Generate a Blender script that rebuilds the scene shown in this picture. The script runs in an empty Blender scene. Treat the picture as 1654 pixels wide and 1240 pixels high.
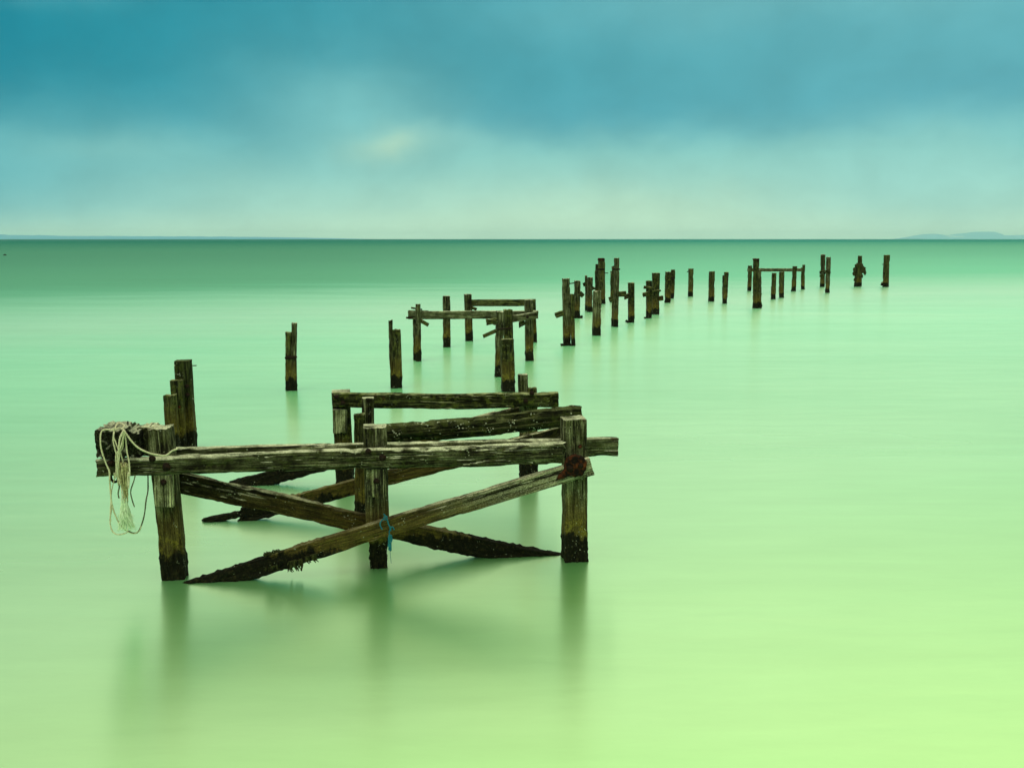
import bpy, math, random
from mathutils import Vector, Matrix, noise
R = math.radians
sc = bpy.context.scene
col = sc.collection

# ------------------------------------------------------------------ camera
CAM_H, FPX, CX, CY, HOR = 4.0, 1600.0, 827.0, 620.0, 386.0
PITCH = math.atan((CY - HOR) / FPX)
cam = bpy.data.cameras.new("camera")
cam.sensor_width = 36.0
cam.lens = 36.0 * FPX / 1654.0
cam.clip_start, cam.clip_end = 0.1, 90000
co = bpy.data.objects.new("camera", cam); col.objects.link(co)
co.location = (0, 0, CAM_H); co.rotation_euler = (R(90) - PITCH, 0, 0)
sc.camera = co

# ------------------------------------------------------------------ world: thick cloud over a Nishita sky
SUN_EL, SUN_AZ = 48.0, 228.0        # soft light, high behind the camera's left shoulder (azimuth from +Y, clockwise)
world = bpy.data.worlds.new("World"); sc.world = world
world.use_nodes = True
wt = world.node_tree; wt.nodes.clear()

class NT:
    """small node helper"""
    def __init__(s, t): s.t = t
    def n(s, kind, **kw):
        nd = s.t.nodes.new(kind)
        for k, v in kw.items(): setattr(nd, k, v)
        return nd
    def put(s, sock, v):
        if v is None: return
        if isinstance(v, bpy.types.NodeSocket): s.t.links.new(v, sock)
        elif isinstance(v, (tuple, list)) and len(v) == 3 and sock.type == 'RGBA': sock.default_value = (*v, 1)
        else: sock.default_value = v
    def m(s, op, a=None, b=None, c=None, clamp=False):
        nd = s.n('ShaderNodeMath', operation=op, use_clamp=clamp)
        for i, v in enumerate((a, b, c)): s.put(nd.inputs[i], v)
        return nd.outputs[0]
    def mix(s, f, a, b, blend='MIX'):
        nd = s.n('ShaderNodeMix', data_type='RGBA', blend_type=blend)
        s.put(nd.inputs[0], f); s.put(nd.inputs[6], a); s.put(nd.inputs[7], b)
        return nd.outputs[2]
    def ramp(s, f, stops, interp='LINEAR'):
        nd = s.n('ShaderNodeValToRGB'); r = nd.color_ramp; r.interpolation = interp
        while len(r.elements) < len(stops): r.elements.new(0.5)
        for e, (p, c) in zip(r.elements, stops):
            e.position = p; e.color = (*c, 1) if isinstance(c, (tuple, list)) else (c, c, c, 1)
        s.put(nd.inputs[0], f); return nd.outputs[0]
    def noise(s, vec, scale, detail=4, rough=.55, dist=0.0):
        nd = s.n('ShaderNodeTexNoise')
        s.put(nd.inputs['Vector'], vec); nd.inputs['Scale'].default_value = scale
        nd.inputs['Detail'].default_value = detail; nd.inputs['Roughness'].default_value = rough
        nd.inputs['Distortion'].default_value = dist
        return nd.outputs[0]
    def map(s, vec, scale=(1, 1, 1), loc=(0, 0, 0)):
        nd = s.n('ShaderNodeMapping'); s.put(nd.inputs[0], vec)
        nd.inputs[1].default_value = loc; nd.inputs[3].default_value = scale
        return nd.outputs[0]
    def smooth(s, v, a, b):
        nd = s.n('ShaderNodeMapRange', interpolation_type='SMOOTHSTEP')
        s.put(nd.inputs[0], v); nd.inputs[1].default_value = a; nd.inputs[2].default_value = b
        nd.inputs[3].default_value = 0; nd.inputs[4].default_value = 1
        return nd.outputs[0]

def lin(r, g, b):
    f = lambda c: (c / 255 / 12.92) if c / 255 <= .04045 else ((c / 255 + .055) / 1.055) ** 2.4
    return (f(r), f(g), f(b))

ZEN = ((.98, 1.04, .76), (1.35, 1.50, 1.05)); ZSIDE = (.72, .39)
W = NT(wt)
tc = W.n('ShaderNodeTexCoord')
sep = W.n('ShaderNodeSeparateXYZ'); wt.links.new(tc.outputs['Generated'], sep.inputs[0])
az = W.m('MULTIPLY', W.m('ARCTAN2', sep.outputs[0], sep.outputs[1]), 57.2958)
el = W.m('MULTIPLY', W.m('ARCSINE', sep.outputs[2]), 57.2958)
comb = W.n('ShaderNodeCombineXYZ'); wt.links.new(az, comb.inputs[0]); wt.links.new(el, comb.inputs[1])
cv = comb.outputs[0]
n_soft = W.noise(W.map(cv, (.07, .12, 1)), 1.0, 3, .5, .4)
n_big = W.noise(W.map(cv, (.16, .20, 1), (3.1, 1.7, 0)), 1.0, 4, .5, .3)
n_edge = W.noise(W.map(cv, (.22, .35, 1), (5.1, 2.7, 0)), 1.0, 4, .55, .3)
n_virga = W.noise(W.map(cv, (.30, .07, 1), (1.1, 7.7, 0)), 1.0, 3, .5, .2)
el_w = W.m('ADD', W.m('ADD', el, W.m('MULTIPLY', W.m('SUBTRACT', n_soft, .5), 3.2)), W.m('MULTIPLY', W.m('SUBTRACT', n_edge, .5), 1.5))
side = W.smooth(az, -30.0, 30.0)
low = W.ramp(W.m('DIVIDE', el, 8.0), [(0.0, lin(204, 242, 208)), (.22, lin(170, 221, 201)), (.6, lin(138, 204, 196)), (1.0, lin(118, 190, 192))])
high = W.mix(side, lin(28, 141, 158), lin(98, 178, 187))
sharp = W.smooth(el_w, 4.2, 7.6); soft = W.smooth(el_w, 2.6, 8.6)
rt = W.smooth(az, -6.0, -1.0)
msk = W.m('ADD', W.m('MULTIPLY', sharp, rt), W.m('MULTIPLY', soft, W.m('SUBTRACT', 1.0, rt)))
base = W.mix(msk, low, high)
DARK, LITE, WARM = lin(4, 120, 142), lin(158, 214, 200), lin(196, 226, 190)
def blob(c, a, e, sa, se, colr, k):
    u = W.m('DIVIDE', W.m('SUBTRACT', az, a), sa); v = W.m('DIVIDE', W.m('SUBTRACT', el_w, e), se)
    d = W.m('ADD', W.m('MULTIPLY', u, u), W.m('MULTIPLY', v, v))
    g = W.m('EXPONENT', W.m('MULTIPLY', d, -1.0))
    return W.mix(W.m('MULTIPLY', g, k, clamp=True), c, colr)
c = base
c = blob(c, -31, 9.5, 5, 4.5, DARK, .85)       # darkest blue cloud, far left
c = blob(c, -16, 7.6, 6, 1.6, lin(66, 160, 174), .5)
c = blob(c, -31, 3.4, 14, 3.4, lin(92, 178, 185), .8)
c = blob(c, 4, 6.9, 9, 1.2, lin(88, 170, 182), .45)      # dark underside on the right
c = blob(c, 24, 7.4, 7, 1.2, lin(86, 168, 182), .4)
c = blob(c, 31, 5.0, 4, 2.6, lin(98, 178, 188), .6)
c = blob(c, 14, 12.6, 16, 2.0, lin(122, 190, 192), .45)
c = blob(c, -23, 12.6, 3.5, .9, lin(110, 184, 190), .35)
c = blob(c, -9, 7.0, 6.0, 2.8, lin(132, 200, 196), .62)        # pale break in the cloud
c = blob(c, -5.5, 5.4, 4, 1.0, LITE, .45)
c = blob(c, -21, 4.9, 5, .8, lin(134, 200, 194), .5)
c = blob(c, -6.7, 5.15, 1.3, .5, WARM, .36)   # the brightest spot
c = blob(c, -7.6, 4.8, 2.6, .8, WARM, .22)
c = blob(c, 5, .6, 13, 1.8, lin(196, 232, 198), .6)
c = blob(c, 21, 3.6, 6, 2.4, lin(148, 209, 200), .5)
c = W.mix(1.0, c, W.m('ADD', 1.0, W.m('MULTIPLY', W.m('SUBTRACT', n_virga, .5), .09)), 'MULTIPLY')
# out of frame: upper sky brightened to light the water, more so on the right
up_c = W.mix(W.smooth(el, 24.0, 60.0), ZEN[0], ZEN[1])
up_c = W.mix(1.0, up_c, W.m('ADD', ZSIDE[0], W.m('MULTIPLY', W.smooth(az, -40.0, 40.0), ZSIDE[1])), 'MULTIPLY')
c = W.mix(W.smooth(el, 13.6, 21.0), c, up_c)
n_m2 = W.noise(W.map(cv, (.33, .55, 1), (9.1, 4.7, 0)), 1.0, 5, .6, .4)
c = W.mix(1.0, c, W.m('ADD', 1.0, W.m('MULTIPLY', W.m('SUBTRACT', n_m2, .5), .16)), 'MULTIPLY')
mott = W.m('ADD', W.m('MULTIPLY', W.m('SUBTRACT', n_big, .5), .30), 1.0)
c = W.mix(1.0, c, mott, 'MULTIPLY')
sky = W.n('ShaderNodeTexSky', sky_type='NISHITA'); sky.sun_disc = False
sky.sun_elevation = R(SUN_EL); sky.sun_rotation = R(SUN_AZ)
bg1 = W.n('ShaderNodeBackground'); wt.links.new(sky.outputs[0], bg1.inputs[0]); bg1.inputs[1].default_value = .06
bg2 = W.n('ShaderNodeBackground'); wt.links.new(c, bg2.inputs[0]); bg2.inputs[1].default_value = 1.0
ms = W.n('ShaderNodeMixShader'); ms.inputs[0].default_value = .985
wt.links.new(bg1.outputs[0], ms.inputs[1]); wt.links.new(bg2.outputs[0], ms.inputs[2])
wo = W.n('ShaderNodeOutputWorld'); wt.links.new(ms.outputs[0], wo.inputs[0])

sl = bpy.data.lights.new("sun", 'SUN'); sl.energy = 1.2; sl.angle = R(50); sl.color = (1, .95, .82)
so = bpy.data.objects.new("sun", sl); col.objects.link(so)
d = Vector((math.sin(R(SUN_AZ)) * math.cos(R(SUN_EL)), math.cos(R(SUN_AZ)) * math.cos(R(SUN_EL)), math.sin(R(SUN_EL))))
so.rotation_euler = d.to_track_quat('Z', 'Y').to_euler()
sc.view_settings.view_transform = 'Standard'; sc.view_settings.look = 'None'
sc.view_settings.exposure = 0.0; sc.view_settings.gamma = 1.0; sc.view_settings.use_curve_mapping = False

# ------------------------------------------------------------------ pixel <-> place
FW = Vector((0, math.cos(PITCH), -math.sin(PITCH))); UP = Vector((0, math.sin(PITCH), math.cos(PITCH)))
EYE = Vector((0, 0, CAM_H))
def ray(px, py): return FW + Vector(((px - CX) / FPX, 0, 0)) + UP * ((CY - py) / FPX)
def water(px, py):
    r = ray(px, py); return EYE + r * (-CAM_H / r.z)
def at(px, py, Y):
    r = ray(px, py); return EYE + r * (Y / r.y)
def mpp(p): return (p - EYE).dot(FW) / FPX          # metres per pixel at a point
YAW = R(7.6)                                        # the trestle rows are turned this much
ROW = Vector((math.cos(YAW), math.sin(YAW), 0)); AWAY = Vector((-math.sin(YAW), math.cos(YAW), 0))
class Plane:
    def __init__(s, p, off=0.0): s.p = p + AWAY * off
    def __call__(s, px, py):
        r = ray(px, py); return EYE + r * ((s.p - EYE).dot(AWAY) / r.dot(AWAY))
    def off(s, d): return Plane(s.p, d)

# ------------------------------------------------------------------ tagging
def tag(o, label=None, cat=None, group=None, kind=None):
    if label: o['label'] = label
    if cat: o['category'] = cat
    if group: o['group'] = group
    if kind: o['kind'] = kind
    return o
def thing(name, loc, label, cat, group=None):
    o = bpy.data.objects.new(name, None); o.empty_display_size = .2; col.objects.link(o)
    o.location = loc
    return tag(o, label, cat, group)
def link(name, verts, faces, mat, parent=None, M=None, smooth=True):
    me = bpy.data.meshes.new(name); me.from_pydata(verts, [], faces); me.update()
    if smooth: me.polygons.foreach_set('use_smooth', [True] * len(me.polygons))
    me.materials.append(mat)
    o = bpy.data.objects.new(name, me); col.objects.link(o)
    if M is None: M = Matrix.Identity(4)
    if parent is not None:
        o.parent = parent
        q = parent; off = Vector((0, 0, 0)); 
        o.matrix_basis = world_of(parent).inverted() @ M
    else: o.matrix_basis = M
    return o
def world_of(o):
    m = o.matrix_basis.copy()
    if o.type == 'EMPTY': m = Matrix.Translation(o.location)
    while o.parent:
        o = o.parent
        m = (Matrix.Translation(o.location) if o.type == 'EMPTY' else o.matrix_basis) @ m
    return m

# ------------------------------------------------------------------ materials
def new_mat(name):
    m = bpy.data.materials.new(name); m.use_nodes = True
    t = m.node_tree; b = t.nodes['Principled BSDF']; return m, NT(t), b
def wood(name, grey, mid, dark, bleach_hilite, moss, moss_amt, tide=True, speck=.5, alga=.55, palez=False):
    m, N, b = new_mat(name)
    tc = N.n('ShaderNodeTexCoord'); oi = N.n('ShaderNodeObjectInfo'); ge = N.n('ShaderNodeNewGeometry')
    off = N.n('ShaderNodeVectorMath', operation='ADD')
    cx = N.n('ShaderNodeCombineXYZ'); r = oi.outputs['Random']
    for i, k in enumerate((13.0, 29.0, 7.0)): N.put(cx.inputs[i], N.m('MULTIPLY', r, k))
    N.put(off.inputs[0], tc.outputs['Object']); N.put(off.inputs[1], cx.outputs[0])
    v = off.outputs[0]
    fib = N.noise(N.map(v, (60, 60, 2.2)), 1, 5, .65, .3)     # fibres along the timber
    fib2 = N.noise(N.map(v, (22, 22, .8)), 1, 4, .6, .8)
    blotch = N.noise(v, 5.0, 5, .6)
    crack = N.smooth(N.noise(N.map(v, (26, 26, .55)), 1, 2, .5, 1.2), .60, .69)
    fine = N.noise(v, 70, 3, .7)
    t0 = N.m('ADD', N.m('MULTIPLY', fib, .55), N.m('ADD', N.m('MULTIPLY', fib2, .35), N.m('MULTIPLY', blotch, .3)))
    c = N.ramp(N.m('ADD', N.m('SUBTRACT', t0, .1), N.m('MULTIPLY', N.m('SUBTRACT', r, .5), .07)),
               [(.42, dark), (.495, mid), (.57, grey), (.67, tuple(min(1, x * 2.0) for x in grey))])
    mo = N.m('MULTIPLY', N.smooth(N.noise(v, 9.0, 6, .7), .50, .62), moss_amt)
    c = N.mix(mo, c, moss)
    if palez:      # sea-bleached, salt-crusted upper end of the brace
        so_ = N.n('ShaderNodeSeparateXYZ'); N.put(so_.inputs[0], tc.outputs['Object'])
        k = N.m('MULTIPLY', N.smooth(so_.outputs[2], 2.6, .5), N.smooth(N.m('ADD', N.m('MULTIPLY', fine, .5), N.m('MULTIPLY', fib2, .6)), .44, .66))
        c = N.mix(N.m('MULTIPLY', k, .95), c, (.30, .30, .18))
    # upper sides painted paler: weathering plus the highlights on tops
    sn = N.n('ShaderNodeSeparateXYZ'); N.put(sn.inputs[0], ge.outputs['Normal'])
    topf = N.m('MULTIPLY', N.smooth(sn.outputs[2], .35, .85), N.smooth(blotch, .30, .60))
    c = N.mix(N.m('MULTIPLY', topf, .9), c, bleach_hilite)
    c = N.mix(N.m('MULTIPLY', crack, .93), c, (.006, .006, .003))
    # rust and tar stains round the old bolt holes
    c = N.mix(N.m('MULTIPLY', N.smooth(N.noise(v, 3.2, 3, .6), .66, .72), .75), c, (.035, .016, .006))
    wet = 0.0
    if tide:
        sp = N.n('ShaderNodeSeparateXYZ'); N.put(sp.inputs[0], ge.outputs['Position'])
        jag = N.m('MULTIPLY', N.m('SUBTRACT', N.noise(N.map(ge.outputs['Position'], (7, 7, 2.5)), 1, 5, .65), .5), .55)
        zz = N.m('ADD', sp.outputs[2], jag)
        brown = N.m('SUBTRACT', 1.0, N.smooth(zz, .60, 1.0))
        c = N.mix(N.m('MULTIPLY', brown, .82), c, N.ramp(t0, [(.35, (.008, .006, .002)), (.55, (.045, .032, .007)), (.75, (.12, .09, .015))]))
        alg = N.m('MULTIPLY', N.m('MULTIPLY', N.smooth(zz, .30, .38), N.m('SUBTRACT', 1.0, N.smooth(zz, .46, .62))), N.smooth(N.noise(v, 14, 4, .7), .48, .58))
        c = N.mix(N.m('MULTIPLY', alg, alga), c, (.17, .14, .018))
        blk = N.m('SUBTRACT', 1.0, N.smooth(zz, .30, .36))
        c = N.mix(blk, c, N.ramp(N.noise(v, 30, 4, .7), [(.5, (.005, .005, .002)), (.72, (.03, .026, .008))]))
        wet = N.m('MULTIPLY', brown, .22)
    # barnacles and droppings: small pale flecks
    vo = N.n('ShaderNodeTexVoronoi'); N.put(vo.inputs['Vector'], v); vo.inputs['Scale'].default_value = 26
    fl = N.m('MULTIPLY', N.m('LESS_THAN', vo.outputs['Distance'], .22 if speck < .8 else .30), N.smooth(N.noise(v, 6, 3, .6), .56, .64))
    c = N.mix(N.m('MULTIPLY', fl, speck), c, (.42, .44, .30))
    grit = N.smooth(N.noise(N.map(v, (1, 1, .35)), 150, 2, .7), .30, .72)
    c = N.mix(1.0, c, N.m('ADD', .45, N.m('MULTIPLY', grit, 1.1)), 'MULTIPLY')
    N.put(b.inputs['Base Color'], c)
    N.put(b.inputs['Roughness'], N.m('SUBTRACT', .9, wet))
    b.inputs['Specular IOR Level'].default_value = .07
    hgt = N.m('SUBTRACT', N.m('ADD', N.m('MULTIPLY', fib, .9), N.m('ADD', N.m('MULTIPLY', fib2, .8), N.m('MULTIPLY', fine, .35))), N.m('MULTIPLY', crack, 1.6))
    bp = N.n('ShaderNodeBump'); bp.inputs['Strength'].default_value = .9; bp.inputs['Distance'].default_value = .02
    N.put(bp.inputs['Height'], hgt); N.put(b.inputs['Normal'], bp.outputs[0])
    return m
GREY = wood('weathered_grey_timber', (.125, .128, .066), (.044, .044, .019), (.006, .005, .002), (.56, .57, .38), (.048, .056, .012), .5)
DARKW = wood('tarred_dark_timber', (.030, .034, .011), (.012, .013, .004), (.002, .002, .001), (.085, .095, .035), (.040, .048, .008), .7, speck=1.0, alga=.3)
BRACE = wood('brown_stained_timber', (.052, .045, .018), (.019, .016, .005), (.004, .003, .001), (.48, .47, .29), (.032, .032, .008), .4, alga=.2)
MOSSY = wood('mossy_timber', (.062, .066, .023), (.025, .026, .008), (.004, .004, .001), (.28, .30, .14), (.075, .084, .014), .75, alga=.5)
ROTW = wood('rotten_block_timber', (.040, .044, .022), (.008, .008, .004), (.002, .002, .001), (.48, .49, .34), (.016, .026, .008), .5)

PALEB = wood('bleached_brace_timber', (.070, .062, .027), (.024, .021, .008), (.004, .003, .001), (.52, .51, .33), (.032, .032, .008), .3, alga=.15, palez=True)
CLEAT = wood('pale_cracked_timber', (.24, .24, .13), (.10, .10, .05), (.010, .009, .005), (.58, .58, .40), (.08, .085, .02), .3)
def simple(name, c1, c2, scale=20, rough=.8, metal=0.0, bump=.3):
    m, N, b = new_mat(name)
    tc = N.n('ShaderNodeTexCoord')
    n = N.noise(tc.outputs['Object'], scale, 5, .65)
    N.put(b.inputs['Base Color'], N.ramp(n, [(.35 if name != 'rusty_iron' else .46, c1), (.65, c2)]))
    b.inputs['Specular IOR Level'].default_value = .1; b.inputs['Roughness'].default_value = rough; b.inputs['Metallic'].default_value = metal
    bp = N.n('ShaderNodeBump'); bp.inputs['Strength'].default_value = bump; bp.inputs['Distance'].default_value = .01
    N.put(bp.inputs['Height'], n); N.put(b.inputs['Normal'], bp.outputs[0]); return m
RUST = simple('rusty_iron', (.005, .003, .002), (.085, .022, .006), 14, .9, 0, .8)
IRON = simple('black_iron', (.004, .003, .002), (.022, .010, .005), 40, .8, 0, .6)
ROPE = simple('bleached_rope', (.34, .32, .18), (.66, .63, .42), 60, .95, 0, .6)
FRAY = simple('frayed_tan_rope', (.16, .14, .05), (.50, .46, .24), 45, .95, 0, .8)
PALE = simple('pale_washed_fibre', (.50, .64, .40), (.72, .84, .60), 30, .95, 0, .3)
OLDR = simple('old_dark_rope', (.05, .055, .03), (.14, .15, .08), 50, .95, 0, .6)
BLUE = simple('blue_twine', (.008, .07, .09), (.02, .16, .20), 60, .8, 0, .5)
WEED = simple('brown_seaweed', (.008, .009, .003), (.045, .045, .012), 30, .7, 0, .6)

# ------------------------------------------------------------------ water
def sea_mat(name):
    m, N, b = new_mat(name)
    t = m.node_tree; t.nodes.remove(b)
    out = [n for n in t.nodes if n.type == 'OUTPUT_MATERIAL'][0]
    ge = N.n('ShaderNodeNewGeometry'); sp = N.n('ShaderNodeSeparateXYZ'); N.put(sp.inputs[0], ge.outputs['Position'])
    X, Y = sp.outputs[0], sp.outputs[1]
    pos = ge.outputs['Position']
    s1 = N.noise(N.map(pos, (.05, .22, 1)), 1, 4, .55, .6)       # long drifts of suspended sand
    s2 = N.noise(N.map(pos, (.012, .03, 1)), 1, 3, .5, .4)
    s3 = N.noise(N.map(pos, (.5, 2.2, 1)), 1, 3, .6, .3)
    # body colour by depth of the bed: shallow sand by the camera, deeper away and to the left
    lg = N.m('LOGARITHM', N.m('MAXIMUM', Y, 3.0), 10.0)            # 3 m .5 | 10 m 1 | 100 m 2 | 1 km 3 | 10 km 4
    lg = N.m('ADD', lg, N.m('MULTIPLY', N.m('SUBTRACT', s1, .5), .14))
    lg = N.m('SUBTRACT', lg, N.m('MULTIPLY', N.m('DIVIDE', X, N.m('MAXIMUM', Y, 3.0)), .22))
    c = N.ramp(N.m('DIVIDE', lg, 4.5), [(.7/4.5, SEA[0]), (1.0/4.5, SEA[1]), (1.3/4.5, SEA[2]), (1.62/4.5, SEA[3]),
               (1.95/4.5, SEA[4]), (2.35/4.5, SEA[5]), (3.3/4.5, SEA[6]), (1.0, SEA[7])])
    c = N.mix(1.0, c, N.m('ADD', .90, N.m('MULTIPLY', s2, .2)), 'MULTIPLY')
    c = N.mix(1.0, c, N.m('ADD', .955, N.m('MULTIPLY', s3, .09)), 'MULTIPLY')
    df = N.n('ShaderNodeBsdfDiffuse'); N.put(df.inputs[0], c)
    gl = N.n('ShaderNodeBsdfGlossy')
    gc = N.ramp(N.m('DIVIDE', lg, 4.5), [(.7/4.5, GLS[0]), (1.1/4.5, GLS[1]), (1.5/4.5, GLS[2]), (1.78/4.5, GLS[3]), (1.98/4.5, GLS[4]), (2.6/4.5, GLS[5]), (3.2/4.5, GLS[6])])  # reflection colour, painted dimmer with distance
    s4 = N.noise(N.map(pos, (.02, .45, 1)), 1, 4, .6, .5)
    s5 = N.noise(N.map(pos, (5, 22, 1)), 1, 3, .7)
    gc = N.mix(1.0, gc, N.m('ADD', .975, N.m('MULTIPLY', s5, .05)), 'MULTIPLY')
    gc = N.mix(1.0, gc, N.m('ADD', .87, N.m('ADD', N.m('MULTIPLY', s3, .12), N.m('MULTIPLY', s4, .14))), 'MULTIPLY')
    lf = N.m('MULTIPLY', N.smooth(lg, 1.84, 2.06), N.smooth(N.m('DIVIDE', X, N.m('MAXIMUM', Y, 3.0)), .22, -.22))
    gc = N.mix(1.0, gc, N.m('SUBTRACT', 1.0, N.m('MULTIPLY', lf, .36)), 'MULTIPLY')  # reflections painted darker again far out on the left
    N.put(gl.inputs[0], gc)
    N.put(gl.inputs['Roughness'], N.m('ADD', N.m('SUBTRACT', GLOSS_R, N.m('MULTIPLY', N.smooth(lg, 1.05, 1.6), .03)), N.m('MULTIPLY', s1, .05)))
    bp = N.n('ShaderNodeBump'); bp.inputs['Strength'].default_value = .05; bp.inputs['Distance'].default_value = .05
    w1 = N.noise(N.map(pos, (.7, 2.6, 1)), 1, 3, .5, .4)
    N.put(bp.inputs['Height'], w1)
    N.put(gl.inputs['Normal'], bp.outputs[0])
    tg = N.n('ShaderNodeCombineXYZ'); tg.inputs[1].default_value = 1.0      # wave slopes run up and down the shore
    gl.inputs['Anisotropy'].default_value = ANISO; N.put(gl.inputs['Tangent'], tg.outputs[0])
    lw = N.n('ShaderNodeLayerWeight'); lw.inputs[0].default_value = .5   # facing: 0 straight down, 1 grazing
    fac = N.ramp(lw.outputs['Facing'], [(0.0, .08), (.35, .55), (.55, .84), (1.0, .84)])
    fac = N.m('MULTIPLY', fac, N.m('SUBTRACT', 1.0, N.m('MULTIPLY', N.smooth(lg, 1.1, 1.6), .22)))
    mx = N.n('ShaderNodeMixShader'); N.put(mx.inputs[0], fac); N.put(mx.inputs[1], df.outputs[0]); N.put(mx.inputs[2], gl.outputs[0])
    N.put(out.inputs[0], mx.outputs[0])
    return m
def make_sea():
    ys = [-40, 0, 8, 16, 40, 100, 400, 2000, 10000, 22000]
    xs = [-16000, -2000, -200, -40, -10, 0, 10, 40, 200, 2000, 16000]
    n = len(xs); v = [(x, y, 0) for y in ys for x in xs]
    f = [(j*n+i, j*n+i+1, (j+1)*n+i+1, (j+1)*n+i) for j in range(len(ys)-1) for i in range(n-1)]
    tag(link('sea', v, f, sea_mat('milky_sea_water'), smooth=False), kind='structure')
GLOSS_R = .255; ANISO = -.38
SEA = [(.03, .46, .01), (.04, .50, .02), (.13, .68, .20), (.15, .72, .30), (.10, .40, .20), (.05, .26, .14), (.04, .25, .16), (.0, .10, .09)]
GLS = [(.66, .92, .47), (.76, .96, .68), (.95, .97, .86), (.98, .99, .89), (.46, .83, .62), (.30, .60, .44), (.03, .26, .24)]
make_sea()

# ------------------------------------------------------------------ timber
def ring_pts(w, h, n, rr):
    """points of a rounded rectangle, n per side, with outward normals"""
    out = []
    a, b_ = w / 2, h / 2
    rr = min(rr, a * .6, b_ * .6)
    cor = [(a - rr, -b_ + rr, -90), (a - rr, b_ - rr, 0), (-a + rr, b_ - rr, 90), (-a + rr, -b_ + rr, 180)]
    for k, (cx, cy, a0) in enumerate(cor):
        for q in range(3):
            an = R(a0 + 45 * q); out.append((cx + rr * math.cos(an), cy + rr * math.sin(an), math.cos(an), math.sin(an), 1.0))
        nx, ny, _ = cor[(k + 1) % 4]
        nn = R(a0 + 90)
        x0, y0 = cx + rr * math.cos(nn), cy + rr * math.sin(nn)
        x1, y1 = nx + rr * math.cos(nn), ny + rr * math.sin(nn)
        for q in range(1, n):
            t = q / n; out.append((x0 + (x1 - x0) * t, y0 + (y1 - y0) * t, math.cos(nn), math.sin(nn), abs(2 * t - 1) ** 4 * .6))
    return out
SEED = [0]
def timber(name, p0, p1, w, h, side, mat, parent=None, rag0=.01, rag1=.012, rot=.03, taper=0.0, warp=.008, rough=.006,
           rr=.018, seg=.045, n=7, label=None, slope1=0.0, slope0=0.0, slopex=0.0, bow=0.0, crack=0.0, neck=0.0):
    """one baulk from p0 to p1; local Z runs along it, local X (size w) leans to `side`, local Y has size h"""
    SEED[0] += 1; sd = Vector((SEED[0] * 7.31, SEED[0] * 3.17, SEED[0] * 1.9))
    ax = p1 - p0; L = ax.length; z = ax.normalized()
    x = (side - z * side.dot(z)).normalized(); y = z.cross(x)
    M = Matrix.Translation(p0) @ Matrix((x, y, z)).transposed().to_4x4()
    ns = max(3, int(L / seg))
    ring = ring_pts(w, h, n, rr); K = len(ring)
    V = []; F = []
    def endoff(px, py):
        q = Vector((px, py, 0)) + sd
        fine = noise.noise(q * 28) * .6 + noise.noise(q * 10) * .8
        return rag0 * (noise.noise(q * 9 + Vector((5, 0, 0))) + .5 * noise.noise(q * 30)) + slope0 * py, rag1 * fine + slope1 * py + slopex * px
    def place(px, py, nx, ny, e, t):
        zz = t * L
        P = Vector((px, py, zz))
        s = 1 - taper * t
        g = noise.noise(Vector((px * 34, py * 34, zz * 1.1)) + sd) + .6 * noise.noise(Vector((px * 80, py * 80, zz * 2.5)) + sd)
        dsp = rough * g + .35 * rough * noise.noise(P * 30 + sd)
        r_ = noise.noise(Vector((px * 5, py * 5, zz * 2.6)) + sd * 1.3) + .5 * noise.noise(Vector((px * 16, py * 16, zz * 9)) + sd)
        if r_ > .10: dsp -= rot * (r_ - .10) * (.35 + 1.3 * e)
        if crack:
            q = noise.noise(Vector((px * 15, py * 15, zz * .75)) + sd * 2.7); wd = .05
            if abs(q) < wd: dsp -= crack * (1 - abs(q) / wd) * min(1.0, max(0.0, .4 + 1.6 * noise.noise(Vector((px * 3, py * 3, zz * 1.3)) + sd)))
        wz = p0.z + z.z * zz
        if neck and wz < .40: s *= 1 - neck * min(1, (.40 - wz) * 9)
        if -.2 < wz < .42 and L > .5:
            dsp += .030 * max(0.0, noise.noise(P * 17 + sd) + .5 * noise.noise(P * 38 + sd)) * min(1, (.42 - wz) * 8)
        o0, o1 = endoff(px, py)
        cx_ = warp * noise.noise(Vector((0, 0, zz * .8)) + sd) * 2; cy_ = warp * noise.noise(Vector((9, 0, zz * .8)) + sd) * 2
        cy_ += bow * (4 * t * (1 - t))
        return (px * s + nx * dsp + cx_, py * s + ny * dsp + cy_, zz + o1 * t * t * t - o0 * (1 - t) ** 3)
    for i in range(ns + 1):
        t = i / ns
        for (px, py, nx, ny, e) in ring: V.append(place(px, py, nx, ny, e, t))
    for i in range(ns):
        for k in range(K):
            a = i * K + k; b = i * K + (k + 1) % K; F.append((a, b, b + K, a + K))
    for end, base in ((0, 0), (1, ns * K)):
        prev = [base + k for k in range(K)]
        for s in (.86, .6, .3):
            cur = []
            for (px, py, nx, ny, e) in ring:
                q = place(px * s, py * s, 0, 0, 0, float(end)); cur.append(len(V)); V.append(q)
            for k in range(K):
                a, b = prev[k], prev[(k + 1) % K]; c_, d_ = cur[(k + 1) % K], cur[k]
                F.append((a, b, c_, d_) if end else (d_, c_, b, a))
            prev = cur
        V.append(place(0, 0, 0, 0, 0, float(end))); ci = len(V) - 1
        for k in range(K):
            F.append((prev[k], prev[(k + 1) % K], ci) if end else (prev[(k + 1) % K], prev[k], ci))
    o = link(name, V, F, mat, parent, M)
    # crisp ends and corners where the faces turn sharply
    try: o.data.set_sharp_from_angle(angle=R(42))
    except Exception: pass
    if label: o['label'] = label
    return o

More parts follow.
